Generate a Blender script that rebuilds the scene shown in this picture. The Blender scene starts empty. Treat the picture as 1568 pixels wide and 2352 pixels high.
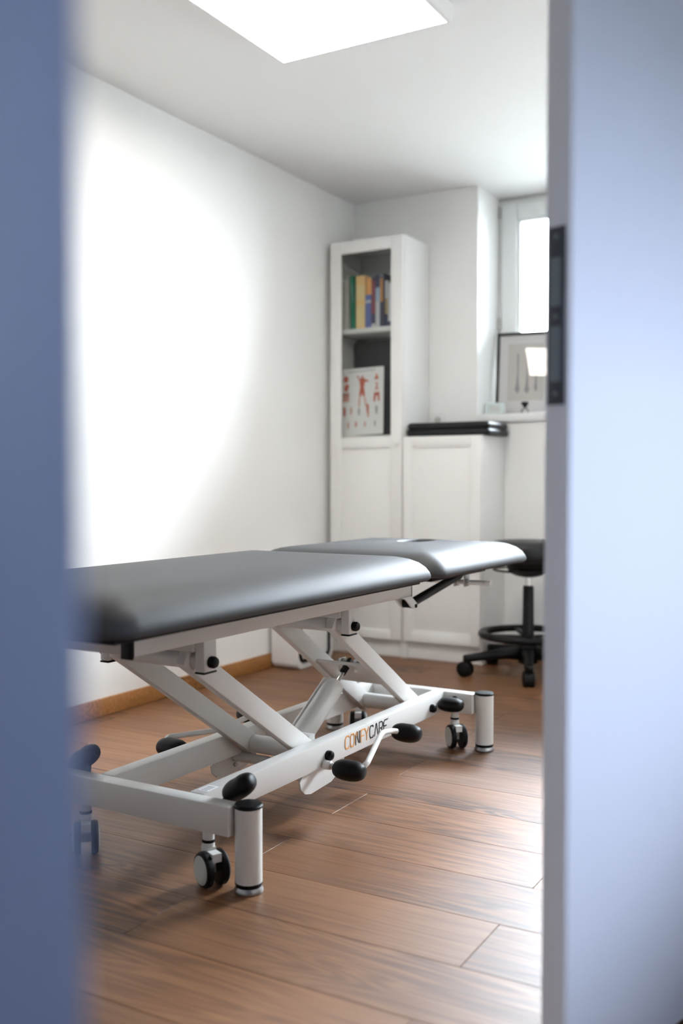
import bpy, bmesh, math, random
from mathutils import Vector, Matrix
random.seed(7)
S = bpy.context.scene
C = S.collection
R = math.radians

# ------------------------------------------------------------------ camera
cam_d = bpy.data.cameras.new('camera'); cam = bpy.data.objects.new('camera', cam_d); C.objects.link(cam)
cam_d.sensor_fit = 'VERTICAL'; cam_d.sensor_height = 36.0; cam_d.sensor_width = 24.0; cam_d.lens = 35.0
cam.location = (0, 0, 0.85)
cam.rotation_euler = (R(90 - 1.8), 0, R(29.71))
cam_d.clip_start = 0.05
cam_d.dof.use_dof = True; cam_d.dof.focus_distance = 2.5; cam_d.dof.aperture_fstop = 2.0
S.camera = cam
# ------------------------------------------------------------------ light: sky outside the windows
w = bpy.data.worlds.new('world'); S.world = w; w.use_nodes = True
bg = w.node_tree.nodes['Background']
SKY = 105.0                                              # overcast sky: zenith three times the horizon
_n = w.node_tree.nodes; _l = w.node_tree.links
_tc = _n.new('ShaderNodeTexCoord'); _sp = _n.new('ShaderNodeSeparateXYZ'); _mr = _n.new('ShaderNodeMapRange')
_l.new(_tc.outputs['Generated'], _sp.inputs[0]); _l.new(_sp.outputs['Z'], _mr.inputs['Value'])
_mr.inputs['To Min'].default_value = SKY/3; _mr.inputs['To Max'].default_value = SKY
_l.new(_mr.outputs['Result'], bg.inputs[1]); bg.inputs[0].default_value = (0.80, 0.90, 1.0, 1)
def portal(name, loc, rot, sx, sy):
    d = bpy.data.lights.new(name, 'AREA'); d.shape = 'RECTANGLE'; d.size = sx; d.size_y = sy
    d.cycles.is_portal = True
    o = bpy.data.objects.new(name, d); C.objects.link(o); o.location = loc; o.rotation_euler = rot
portal('window_portal', (-.77, 4.93, 1.74), (R(-90), 0, 0), 2.12, 1.12)
portal('corridor_end_portal', (.30, -2.36, 1.30), (R(90), 0, 0), .50, .80)  # portal for the added window in the front wall
portal('corridor_portal', (.95, 1.25, 1.20), (0, R(90), 0), .6, .8)  # portal for the added corridor window
# hazy sun low behind the back window, slightly from the right
sun_d = bpy.data.lights.new('sun', 'SUN'); sun_d.energy = 4.0; sun_d.angle = R(16); sun_d.color = (.82, .91, 1.0)
sun = bpy.data.objects.new('sun', sun_d); C.objects.link(sun); sun.location = (0, 8, 6)
SUN_EL, SUN_AZ = 31, 19
sun.rotation_euler = Vector((-math.sin(R(SUN_AZ))*math.cos(R(SUN_EL)), -math.cos(R(SUN_AZ))*math.cos(R(SUN_EL)), -math.sin(R(SUN_EL)))).to_track_quat('-Z', 'Y').to_euler()
PANEL_STRENGTH = 19.0
S.view_settings.view_transform = 'Standard'; S.view_settings.look = 'None'
S.view_settings.exposure = 0.34; S.view_settings.gamma = 1.0; S.view_settings.use_curve_mapping = False

# ------------------------------------------------------------------ materials
MATS = {}
def mat(name, col, rough=0.5, metal=0.0, spec=0.5, bump=None, emit=None, coat=0.0):
    m = bpy.data.materials.new(name); m.use_nodes = True
    b = m.node_tree.nodes['Principled BSDF']
    b.inputs['Base Color'].default_value = (*col, 1); b.inputs['Roughness'].default_value = rough
    b.inputs['Metallic'].default_value = metal; b.inputs['Specular IOR Level'].default_value = spec
    b.inputs['Coat Weight'].default_value = coat
    N = m.node_tree.nodes; L = m.node_tree.links
    # faint procedural variation, so nothing is perfectly flat
    tc = N.new('ShaderNodeTexCoord'); nz = N.new('ShaderNodeTexNoise'); nz.inputs['Scale'].default_value = bump[0] if bump else 12
    nz.inputs['Detail'].default_value = 3
    L.new(tc.outputs['Object'], nz.inputs['Vector'])
    if bump:
        bp = N.new('ShaderNodeBump'); bp.inputs['Strength'].default_value = bump[1]; bp.inputs['Distance'].default_value = bump[2]
        L.new(nz.outputs['Fac'], bp.inputs['Height']); L.new(bp.outputs['Normal'], b.inputs['Normal'])
    else:
        mr = N.new('ShaderNodeMapRange'); mr.inputs['To Min'].default_value = max(rough - .04, 0.02); mr.inputs['To Max'].default_value = min(rough + .04, 1)
        L.new(nz.outputs['Fac'], mr.inputs['Value']); L.new(mr.outputs['Result'], b.inputs['Roughness'])
    if emit:
        b.inputs['Emission Color'].default_value = (*emit[0], 1); b.inputs['Emission Strength'].default_value = emit[1]
    MATS[name] = m; return m
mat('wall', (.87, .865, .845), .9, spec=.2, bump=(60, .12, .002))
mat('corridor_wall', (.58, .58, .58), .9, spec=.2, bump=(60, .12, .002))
mat('ceiling', (.82, .815, .80), .95, spec=.1, bump=(40, .1, .002))
mat('door_paint', (.80, .80, .81), .45)
mat('trim_paint', (.36, .415, .56), .5)
mat('white_metal', (.68, .665, .64), .30)
mat('white_plastic', (.80, .79, .78), .4)
mat('cabinet', (.83, .82, .80), .42)
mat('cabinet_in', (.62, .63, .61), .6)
mat('window_white', (.80, .81, .80), .35)
mat('black_plastic', (.003, .003, .0035), .45, spec=.2)
mat('black_rubber', (.003, .003, .0035), .5, spec=.22)
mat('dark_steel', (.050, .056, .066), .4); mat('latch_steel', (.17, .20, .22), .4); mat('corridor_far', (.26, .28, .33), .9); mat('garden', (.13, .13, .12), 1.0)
mat('steel', (.36, .36, .36), .35, metal=1)
mat('chrome', (.75, .75, .75), .15, metal=1)
mat('hub_grey', (.50, .51, .48), .45)
mat('leather', (.050, .050, .051), .56, spec=.2, bump=(900, .25, .0006))
mat('stool_leather', (.007, .007, .008), .42, spec=.35, bump=(700, .2, .0006))
mat('pad_black', (.006, .006, .008), .45, spec=.35, bump=(500, .2, .0006))
mat('dark_board', (.012, .014, .017), .6, spec=.25)
mat('paper', (.90, .89, .89), .8)
mat('print_red', (.55, .13, .08), .8)
mat('print_pink', (.66, .36, .30), .8)
mat('print_grey', (.42, .40, .42), .8)
mat('print_sepia', (.50, .44, .40), .8)
mat('frame_black', (.012, .013, .014), .45)
mat('mat_board', (.93, .92, .92), .9)
mat('art_paper', (.80, .765, .73), .9)
mat('orange_ink', (.80, .36, .10), .5)
mat('black_ink', (.012, .012, .014), .5)
mat('grey_ink', (.25, .25, .27), .6)
mat('pale_card', (.55, .62, .60), .6)
mat('subfloor', (.08, .045, .025), .9)
mat('panel_light', (.9, .9, .9), .5, emit=((1.0, .94, .86), PANEL_STRENGTH))

def glass(name, refl_ior=1.45, tint=(1, 1, 1)):
    m = bpy.data.materials.new(name); m.use_nodes = True; N = m.node_tree.nodes; L = m.node_tree.links
    N.remove(N['Principled BSDF']); out = N['Material Output']
    fr = N.new('ShaderNodeFresnel'); fr.inputs['IOR'].default_value = refl_ior
    tr = N.new('ShaderNodeBsdfTransparent'); tr.inputs['Color'].default_value = (*tint, 1)
    gl = N.new('ShaderNodeBsdfGlossy'); gl.inputs['Roughness'].default_value = .01
    mx = N.new('ShaderNodeMixShader')
    L.new(fr.outputs[0], mx.inputs[0]); L.new(tr.outputs[0], mx.inputs[1]); L.new(gl.outputs[0], mx.inputs[2]); L.new(mx.outputs[0], out.inputs['Surface'])
    MATS[name] = m; return m
glass('glass'); glass('cabinet_glass', 1.3, (.97, .98, .975)); glass('picture_glass', 1.5); glass('tinted_glass', 1.45, (.545, .56, .62))  # tinted_glass: tint put in to dim and blue the corridor daylight

def wood(name, c_dark, c_mid, c_light, rough, sx=1.0):
    m = bpy.data.materials.new(name); m.use_nodes = True; N = m.node_tree.nodes; L = m.node_tree.links
    b = N['Principled BSDF']; b.inputs['Specular IOR Level'].default_value = .5
    tc = N.new('ShaderNodeTexCoord'); oi = N.new('ShaderNodeObjectInfo')
    off = N.new('ShaderNodeVectorMath'); off.operation = 'SCALE'; off.inputs[0].default_value = (37.1, 19.7, 11.3)
    L.new(oi.outputs['Random'], off.inputs['Scale'])
    add = N.new('ShaderNodeVectorMath'); add.operation = 'ADD'
    L.new(tc.outputs['Object'], add.inputs[0]); L.new(off.outputs['Vector'], add.inputs[1])
    def mp(s):
        v = N.new('ShaderNodeMapping'); v.inputs['Scale'].default_value = s; L.new(add.outputs['Vector'], v.inputs['Vector']); return v
    def nz(v, sc, det=4, dist=0.0):
        n = N.new('ShaderNodeTexNoise'); n.inputs['Scale'].default_value = sc; n.inputs['Detail'].default_value = det; n.inputs['Distortion'].default_value = dist
        L.new(v.outputs['Vector'], n.inputs['Vector']); return n
    n1 = nz(mp((1.1, 9.0, 9.0)), 1.0, 2, .3)          # slow cathedral figure
    mul = N.new('ShaderNodeMath'); mul.operation = 'MULTIPLY'; mul.inputs[1].default_value = 95.0; L.new(n1.outputs['Fac'], mul.inputs[0])
    sn = N.new('ShaderNodeMath'); sn.operation = 'SINE'; L.new(mul.outputs[0], sn.inputs[0])
    mr = N.new('ShaderNodeMapRange'); mr.inputs['From Min'].default_value = -1; mr.inputs['From Max'].default_value = 1; L.new(sn.outputs[0], mr.inputs['Value'])
    n2 = nz(mp((3.0, 90.0, 90.0)), 1.0, 5)            # fine pores
    n3 = nz(mp((.7, 4.0, 4.0)), 1.0, 3)               # broad tone
    n4 = nz(mp((.5, 2.2, 2.2)), 1.0, 2)               # where the figure shows
    fm = N.new('ShaderNodeMapRange'); fm.inputs['From Min'].default_value = .42; fm.inputs['From Max'].default_value = .66; fm.inputs['To Min'].default_value = .03; fm.inputs['To Max'].default_value = .42
    L.new(n4.outputs['Fac'], fm.inputs['Value'])
    a1 = N.new('ShaderNodeMath'); a1.operation = 'MULTIPLY'; L.new(mr.outputs['Result'], a1.inputs[0]); L.new(fm.outputs['Result'], a1.inputs[1])
    a2 = N.new('ShaderNodeMath'); a2.operation = 'MULTIPLY_ADD'; L.new(n2.outputs['Fac'], a2.inputs[0]); a2.inputs[1].default_value = .55; L.new(a1.outputs[0], a2.inputs[2])
    a3 = N.new('ShaderNodeMath'); a3.operation = 'MULTIPLY_ADD'; L.new(n3.outputs['Fac'], a3.inputs[0]); a3.inputs[1].default_value = .55; L.new(a2.outputs[0], a3.inputs[2])
    cr = N.new('ShaderNodeValToRGB'); e = cr.color_ramp.elements
    e[0].position = .38; e[0].color = (*c_light, 1); e[1].position = .95; e[1].color = (*c_dark, 1)
    k = e.new(.62); k.color = (*c_mid, 1)
    L.new(a3.outputs[0], cr.inputs['Fac'])
    hv = N.new('ShaderNodeHueSaturation'); vr = N.new('ShaderNodeMapRange'); vr.inputs['To Min'].default_value = .90; vr.inputs['To Max'].default_value = 1.10
    L.new(oi.outputs['Random'], vr.inputs['Value']); L.new(vr.outputs['Result'], hv.inputs['Value']); L.new(cr.outputs['Color'], hv.inputs['Color'])
    L.new(hv.outputs['Color'], b.inputs['Base Color'])
    rr = N.new('ShaderNodeMapRange'); rr.inputs['To Min'].default_value = rough - .06; rr.inputs['To Max'].default_value = rough + .08
    L.new(n2.outputs['Fac'], rr.inputs['Value']); L.new(rr.outputs['Result'], b.inputs['Roughness'])
    bp = N.new('ShaderNodeBump'); bp.inputs['Strength'].default_value = .12; bp.inputs['Distance'].default_value = .0006
    L.new(a3.outputs[0], bp.inputs['Height']); L.new(bp.outputs['Normal'], b.inputs['Normal'])
    MATS[name] = m
wood('floor_oak', (.056, .021, .007), (.160, .067, .026), (.235, .110, .046), .45)
wood('skirting_oak', (.13, .045, .010), (.33, .135, .034), (.45, .20, .06), .45)

# ------------------------------------------------------------------ mesh helpers
def link(name, me, m, parent=None, smooth=False):
    if m: me.materials.append(MATS[m])
    if smooth:
        for p in me.polygons: p.use_smooth = True
    o = bpy.data.objects.new(name, me); C.objects.link(o)
    if parent: o.parent = parent
    return o
def from_bm(name, bm, m, parent=None, smooth=False, angle=None):
    bmesh.ops.recalc_face_normals(bm, faces=bm.faces)
    me = bpy.data.meshes.new(name); bm.to_mesh(me); bm.free()
    o = link(name, me, m, parent, smooth)
    if smooth and angle: 
        try: me.set_sharp_from_angle(angle=R(angle))
        except Exception: pass
    return o
def add_box(bm, x0, x1, y0, y1, z0, z1):
    vs = [bm.verts.new(p) for p in ((x0,y0,z0),(x1,y0,z0),(x1,y1,z0),(x0,y1,z0),(x0,y0,z1),(x1,y0,z1),(x1,y1,z1),(x0,y1,z1))]
    fs = [bm.faces.new([vs[i] for i in f]) for f in ((3,2,1,0),(4,5,6,7),(0,1,5,4),(1,2,6,5),(2,3,7,6),(3,0,4,7))]
    return vs, fs
def box(name, x0, x1, y0, y1, z0, z1, m, parent=None, bev=0.0, seg=2):
    bm = bmesh.new(); add_box(bm, min(x0,x1), max(x0,x1), min(y0,y1), max(y0,y1), min(z0,z1), max(z0,z1))
    if bev: bmesh.ops.bevel(bm, geom=bm.edges[:], offset=bev, segments=seg, affect='EDGES', profile=.5)
    return from_bm(name, bm, m, parent, bool(bev), 40 if bev else None)
def boxes(name, lst, m, parent=None, bev=0.0):
    bm = bmesh.new()
    for b in lst: add_box(bm, *b)
    if bev: bmesh.ops.bevel(bm, geom=bm.edges[:], offset=bev, segments=1, affect='EDGES', profile=.5)
    return from_bm(name, bm, m, parent)
def frame_of(d):
    d = Vector(d).normalized(); a = Vector((0,0,1)) if abs(d.z) < .9 else Vector((1,0,0))
    x = d.cross(a).normalized(); y = d.cross(x).normalized(); return x, y, d
def lathe_bm(bm, p0, p1, prof, n=28):
    """prof: list of (t along p0->p1 in metres, radius)"""
    p0 = Vector(p0); x, y, d = frame_of(Vector(p1) - p0); rings = []
    for t, r in prof:
        c = p0 + d * t
        if r < 1e-6: rings.append([bm.verts.new(c)])
        else: rings.append([bm.verts.new(c + x*math.cos(2*math.pi*k/n)*r + y*math.sin(2*math.pi*k/n)*r) for k in range(n)])
    for a, b in zip(rings, rings[1:]):
        for k in range(n):
            k2 = (k+1) % n
            if len(a) == 1 and len(b) == 1: continue
            if len(a) == 1: bm.faces.new((a[0], b[k], b[k2]))
            elif len(b) == 1: bm.faces.new((a[k], a[k2], b[0]))
            else: bm.faces.new((a[k], a[k2], b[k2], b[k]))
    for r in (rings[0], rings[-1]):
        if len(r) > 1: bm.faces.new(r)
def lathe(name, p0, p1, prof, m, parent=None, n=28):
    bm = bmesh.new(); lathe_bm(bm, p0, p1, prof, n); return from_bm(name, bm, m, parent, True, 35)
def cyl(name, p0, p1, r, m, parent=None, n=24, ch=.0015):
    L = (Vector(p1) - Vector(p0)).length; ch = min(ch, L*.3, r*.5)
    return lathe(name, p0, p1, [(0, r-ch), (ch, r), (L-ch, r), (L, r-ch)], m, parent, n)
def smooth_path(pts, rad=.02, n=5):
    pts = [Vector(p) for p in pts]; out = [pts[0]]
    for i in range(1, len(pts)-1):
        a, b, c = pts[i-1], pts[i], pts[i+1]
        ra = min(rad, (a-b).length*.45, (c-b).length*.45)
        s = b + (a-b).normalized()*ra; e = b + (c-b).normalized()*ra
        for k in range(n+1):
            t = k/n; out.append(s*(1-t)**2 + b*2*t*(1-t) + e*t*t)
    out.append(pts[-1]); return out
def tube(name, pts, r, m, parent=None, rad=.02, n=14, closed=False):
    P = [Vector(p) for p in pts] if closed else smooth_path(pts, rad)
    bm = bmesh.new(); rings = []; N = len(P); prev = None
    for i, p in enumerate(P):
        if closed: d = (P[(i+1) % N] - P[i-1]).normalized()
        else: d = ((P[min(i+1, N-1)] - P[max(i-1, 0)])).normalized()
        if prev is None: x, y, _ = frame_of(d)
        else:
            x = (prev - d*prev.dot(d)).normalized(); y = d.cross(x)
        prev = x
        rings.append([bm.verts.new(p + x*math.cos(2*math.pi*k/n)*r + y*math.sin(2*math.pi*k/n)*r) for k in range(n)])
    pairs = list(zip(rings, rings[1:])) + ([(rings[-1], rings[0])] if closed else [])
    for a, b in pairs:
        for k in range(n): bm.faces.new((a[k], a[(k+1) % n], b[(k+1) % n], b[k]))
    if not closed: bm.faces.new(rings[0]); bm.faces.new(rings[-1])
    return from_bm(name, bm, m, parent, True, 50)
def prism(name, poly, axis, a0, a1, m, parent=None, bev=0.0):
    """poly in the two other axes (in x,y,z order); extruded along axis from a0 to a1"""
    def pt(p, a): return {'x': (a, p[0], p[1]), 'y': (p[0], a, p[1]), 'z': (p[0], p[1], a)}[axis]
    bm = bmesh.new(); A = [bm.verts.new(pt(p, a0)) for p in poly]; B = [bm.verts.new(pt(p, a1)) for p in poly]; n = len(poly)
    bm.faces.new(A); bm.faces.new(B)
    for i in range(n): bm.faces.new((A[i], A[(i+1) % n], B[(i+1) % n], B[i]))
    if bev: bmesh.ops.bevel(bm, geom=bm.edges[:], offset=bev, segments=2, affect='EDGES', profile=.5)
    return from_bm(name, bm, m, parent, bool(bev), 40)
def rrect(cx, cy, hx, hy, r, n=6):
    out = []
    for sx, sy, a in ((1,1,0),(-1,1,90),(-1,-1,180),(1,-1,270)):
        for k in range(n+1):
            t = R(a + 90*k/n); out.append((cx + sx*(hx-r) + r*math.cos(t), cy + sy*(hy-r) + r*math.sin(t)))
    return out
def rrect_dense(cx, cy, hx, hy, r, n=6, m=9):
    p = rrect(cx, cy, hx, hy, r, n); out = []
    for c in range(4):
        out += p[c*(n+1):(c+1)*(n+1)]
        a, b = p[c*(n+1)+n], p[((c+1)*(n+1)) % len(p)]
        out += [(a[0]+(b[0]-a[0])*k/(m+1), a[1]+(b[1]-a[1])*k/(m+1)) for k in range(1, m+1)]
    return out
def bar(name, a, b, wdt, hgt, m, parent=None, side=(1,0,0), bev=.004):
    """rectangular tube from a to b; wdt along 'side', hgt across"""
    a = Vector(a); b = Vector(b); d = (b-a).normalized(); s = Vector(side); s = (s - d*s.dot(d)).normalized(); u = d.cross(s)
    bm = bmesh.new(); vs = []
    for p in (a, b):
        for i, j in ((-1,-1),(1,-1),(1,1),(-1,1)): vs.append(bm.verts.new(p + s*i*wdt/2 + u*j*hgt/2))
    for f in ((3,2,1,0),(4,5,6,7),(0,1,5,4),(1,2,6,5),(2,3,7,6),(3,0,4,7)): bm.faces.new([vs[i] for i in f])
    if bev: bmesh.ops.bevel(bm, geom=bm.edges[:], offset=bev, segments=2, affect='EDGES', profile=.5)
    return from_bm(name, bm, m, parent, True, 40)
def tag(o, label, cat, group=None, kind=None):
    o['label'] = label; o['category'] = cat
    if group: o['group'] = group
    if kind: o['kind'] = kind
    return o
def thing(name, loc, rotz, label, cat, group=None):
    o = bpy.data.objects.new(name, None); C.objects.link(o); o.location = loc; o.rotation_euler = (0,0,rotz); o.empty_display_size = .05
    return tag(o, label, cat, group)
def struct(o, label, cat): return tag(o, label, cat, kind='structure')
def copy_tree(o, parent, loc=None, rot=None):
    c = o.copy(); C.objects.link(c); c.parent = parent
    if loc is not None: c.location = loc
    if rot is not None: c.rotation_euler = rot
    for ch in list(o.children): copy_tree(ch, c)
    return c

# ================================================================== THE SETTING
XL, XR, YB, YF, ZC = -2.53, -0.40, 4.56, -2.20, 2.28     # room
XE, YE = 0.75, 2.35                                      # the room widens behind the corridor end
CX = 0.78                                                # corridor far side
NX0, NX1, YW = -1.84, 0.30, 4.84                        # window niche
SILL = 1.16
# floor with separate planks
floor = struct(box('floor', XL-.2, CX+.2, YF-.2, YB+.02, -.06, -.012, 'subfloor'), 'warm brown oak plank floor running under the treatment table', 'floor')
PW, PL, Y0, X0 = .1935, 1.195, 1.592, -.67
g = .0006
row = math.floor((YF - Y0) / PW)
while Y0 + row*PW < YB:
    ya, yb = max(Y0 + row*PW, YF), min(Y0 + (row+1)*PW, YB)
    x = X0 + (0 if row % 2 == 0 else PL*.5) - 3*PL
    while x < CX:
        xa, xb = max(x, XL), min(x + PL, CX)
        if xb - xa > .01 and yb - ya > .01:
            bm = bmesh.new(); vs, fs = add_box(bm, xa+g, xb-g, ya+g, yb-g, -.012, 0)
            bmesh.ops.bevel(bm, geom=[e for e in bm.edges if all(v.co.z > -.001 for v in e.verts)], offset=.0004, segments=1, affect='EDGES', profile=.5)
            from_bm('plank', bm, 'floor_oak', floor)
        x += PL
    row += 1
# walls
struct(box('wall_left', XL-.2, XL, YF-.2, YB+.45, 0, ZC, 'wall'), 'plain white plaster wall on the left, washed by window light', 'wall')
bm = bmesh.new()
add_box(bm, XL, NX0, YB, YB+.45, 0, ZC); add_box(bm, NX1, XE, YB, YB+.45, 0, ZC); add_box(bm, NX0, NX1, YB, YB+.45, 0, SILL-.02)
struct(from_bm('wall_back', bm, 'wall'), 'white back wall with a deep window niche', 'wall')
bm = bmesh.new()
for b_ in ((XL, .05, YF-.2, YF, 0, ZC), (.55, CX, YF-.2, YF, 0, ZC), (.05, .55, YF-.2, YF, 0, .90), (.05, .55, YF-.2, YF, 1.70, ZC)): add_box(bm, *b_)
struct(from_bm('wall_front', bm, 'wall'), 'white front wall behind the viewer, small added window in it', 'wall')
DY0, DY1, DZ = .2535, 1.955, 2.08                            # doorway in the right wall
bm = bmesh.new()
add_box(bm, XR, -.262, YF, DY0-.012, 0, ZC); add_box(bm, XR, -.262, DY1, YE-.15, 0, ZC); add_box(bm, XR, -.262, DY0-.012, DY1, DZ, ZC)
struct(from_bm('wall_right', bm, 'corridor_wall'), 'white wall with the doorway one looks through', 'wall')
bm = bmesh.new()
WY0, WY1, WZ0, WZ1 = .85, 1.65, .90, 1.50                 # opening for the added corridor window
add_box(bm, CX, CX+.2, YF-.2, WY0, 0, ZC); add_box(bm, CX, CX+.2, WY1, YE-.15, 0, ZC); add_box(bm, CX, CX+.2, WY0, WY1, 0, WZ0); add_box(bm, CX, CX+.2, WY0, WY1, WZ1, ZC)
struct(from_bm('wall_corridor', bm, 'corridor_far'), 'grey corridor wall opposite the doorway, with an added window', 'wall')
struct(box('wall_corridor_end', XR, CX+.2, YE-.15, YE, 0, ZC, 'wall'), 'white wall closing the corridor, room on its far side', 'wall')
struct(box('wall_far_right', XE, XE+.2, YE, YB+.45, 0, ZC, 'wall'), 'white wall at the far right of the room, hidden by the door', 'wall')
struct(box('ceiling', XL-.2, CX+.2, YF-.2, YB+.45, ZC, ZC+.15, 'ceiling'), 'smooth white ceiling reaching into the window niche', 'ceiling')
struct(box('ground', -40, 40, -40, 60, -.30, -.20, 'garden'), 'grey paved ground outside the windows', 'ground')
# skirting boards
struct(box('baseboard_left', XL, XL+.015, YF+.01, YB-.001, 0, .064, 'skirting_oak', bev=.004), 'honey brown oak skirting board along the left wall', 'baseboard')
bm = bmesh.new(); add_box(bm, -1.69, XE, YB-.015, YB, 0, .064)
struct(from_bm('baseboard_back', bm, 'skirting_oak'), 'honey brown oak skirting board under the window', 'baseboard')
# niche window
win = struct(bpy.data.objects.new('window_1', None), 'bright white framed window in the back wall niche', 'window'); C.objects.link(win)
win.location = (NX0, YW, SILL)
WW, WH = NX1-NX0, ZC-SILL
def ring(name, x0, x1, z0, z1, t, y0, y1, m, parent, bev=.003):
    for n_, b in (('stile', (x0, x0+t, y0, y1, z0, z1)), ('stile', (x1-t, x1, y0, y1, z0, z1)), ('rail', (x0+t, x1-t, y0, y1, z0, z0+t)), ('rail', (x0+t, x1-t, y0, y1, z1-t, z1))):
        box(name + '_' + n_, *b, m, parent, bev)
ring('frame', 0, WW, 0, WH-.012, .045, 0, .06, 'window_white', win)
for k in range(2):
    xa, xb = (.022, WW/2-.003) if k == 0 else (WW/2+.003, WW-.022)
    ring('sash', xa, xb, .022, WH-.03, .082, -.018, .045, 'window_white', win, .005)
    ring('glazing_bead', xa+.082, xb-.082, .104, WH-.112, .014, -.004, .03, 'window_white', win, .004)
    box('pane', xa+.082, xb-.082, .012, .018, .104, WH-.112, 'glass', win)
for z in (WH-.10, .46): 
    cyl('hinge', (.012, -.016, z), (.012, -.016, z+.055), .008, 'hub_grey', win, 12)
box('niche_head_seal', 0, WW, .0, .06, WH-.012, WH, 'hub_grey', win)
sill = struct(box('trim_1', NX0+.001, NX1-.001, YB-.022, YW, SILL-.028, SILL+.012, 'window_white', bev=.006), 'white window sill board in the back wall niche', 'window sill')
# unseen corridor window, added to light the door leaf and left post
win2 = struct(bpy.data.objects.new('window_2', None), 'white framed corridor window out of view, added to light the door', 'window'); C.objects.link(win2)
win2.location = (CX, WY0, WZ0)
for n_, b in (('frame_stile', (.1,.16,0,.04,0,.6)), ('frame_stile', (.1,.16,.76,.80,0,.6)), ('frame_rail', (.1,.16,.04,.76,0,.04)), ('frame_rail', (.1,.16,.04,.76,.56,.6))):
    box(n_, *b, 'window_white', win2, .003)
box('pane', .128, .132, .04, .76, .04, .56, 'tinted_glass', win2)
win3 = struct(bpy.data.objects.new('window_3', None), 'small white framed window behind the viewer, added to light the door edge', 'window'); C.objects.link(win3)  # unseen window, added to brighten the lock edge of the door leaf
win3.location = (.05, YF, .90)
for n_, b in (('frame_stile', (0,.035,-.14,-.09,0,.8)), ('frame_stile', (.465,.5,-.14,-.09,0,.8)), ('frame_rail', (.035,.465,-.14,-.09,0,.035)), ('frame_rail', (.035,.465,-.14,-.09,.765,.8))):
    box(n_, *b, 'window_white', win3, .003)
box('pane', .035, .465, -.118, -.114, .035, .765, 'tinted_glass', win3)
# door frame (left side of the doorway) and the door leaf on the right
trim = struct(bpy.data.objects.new('trim_2', None), 'pale blue door frame post at the left edge, very near the viewer', 'door frame'); C.objects.link(trim)
box('casing', -.262, -.245, DY0-.085, DY0, 0, DZ+.07, 'trim_paint', trim, .004)
box('lining', -.42, -.262, DY0-.012, DY0, 0, DZ, 'trim_paint', trim, .002)
trim3 = struct(bpy.data.objects.new('trim_3', None), 'pale blue door frame post and head on the far side of the doorway', 'door frame'); C.objects.link(trim3)
box('casing', -.262, -.245, DY1, DY1+.075, 0, DZ+.07, 'trim_paint', trim3, .004)
box('head_casing', -.262, -.245, DY0, DY1, DZ, DZ+.07, 'trim_paint', trim3, .004)
door = struct(bpy.data.objects.new('door_1', None), 'white door leaf standing ajar on the right, dark lock plate in its edge', 'door'); C.objects.link(door)
door.location = (-.386, 1.281, .008); door.rotation_euler = (0, 0, R(-16))
# local: +y along the leaf away from the lock edge, -x into the room
prism('leaf', [(-.0005, .005), (-.005, .0005), (-.0395, 0), (-.040, .0005), (-.040, .66), (0, .66)], 'z', 0, 2.06, 'door_paint', door)
# lock plate
lk = .945
plate = box('lock_plate', -.036, -.0095, -.0022, .0, lk-.003, lk+.231, 'dark_steel', door, .0008)
box('latch', -.031, -.0155, -.0034, -.0021, lk+.127, lk+.190, 'latch_steel', plate)
box('bolt_slot', -.031, -.0155, -.0034, -.0021, lk+.028, lk+.100, 'latch_steel', plate)
for z in (.012, .113, .218): cyl('screw', (-.0228, -.0020, lk+z), (-.0228, -.0032, lk+z), .0035, 'latch_steel', plate, 12, .0004)

# ================================================================== CEILING LIGHT
lp = thing('ceiling_light', (-1.52, 2.490, ZC), 0, 'large white rectangular light panel fixed to the ceiling', 'ceiling light')
PX, PY, PZ = .292, .302, .055
bm = bmesh.new()
for b in ((-PX-.012, PX+.012, -PY-.012, -PY, -PZ, 0), (-PX-.012, PX+.012, PY, PY+.012, -PZ, 0), (-PX-.012, -PX, -PY, PY, -PZ, 0), (PX, PX+.012, -PY, PY, -PZ, 0)): add_box(bm, *b)
from_bm('frame', bm, 'white_plastic', lp)
box('diffuser', -PX, PX, -PY, PY, -PZ+.002, -PZ+.008, 'panel_light', lp)

# ================================================================== TREATMENT TABLE
BU, BV = .275, .63                                   # local origin: middle of the base
yaw = R(-1.0)
_o = Vector((-1.177, 1.675, 0)); _eu = Vector((math.cos(R(1)), -math.sin(R(1)), 0)); _ev = Vector((math.sin(R(1)), math.cos(R(1)), 0))
_base = _o - _eu*BU + _ev*BV
T = thing('treatment_table', _base, yaw, 'height-adjustable treatment table with black padded top and white scissor frame', 'treatment table')
def P(u, v, z): return (u + BU, v - BV, z)
def tb(name, u0, u1, v0, v1, z0, z1, m, parent=T, bev=.004): return box(name, u0+BU, u1+BU, v0-BV, v1-BV, z0, z1, m, parent, bev)
def mir(u): return -2*BU - u                          # mirror across the long axis
VF = 1.258
# --- base frame
for sgn in (0, 1):
    f = (lambda u: u) if sgn == 0 else mir
    a, b = sorted((f(-.125), f(-.165)))
    rail = tb('base_rail', a, b, .01, VF-.01, .115, .180, 'white_metal')
    if sgn == 0: rail_r = rail
for v in (0, VF):
    k = tb('base_crossbar', -.523, -.027, v-.032, v+.010, .115, .179, 'white_metal')
    if v == 0: cross_n = k
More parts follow.
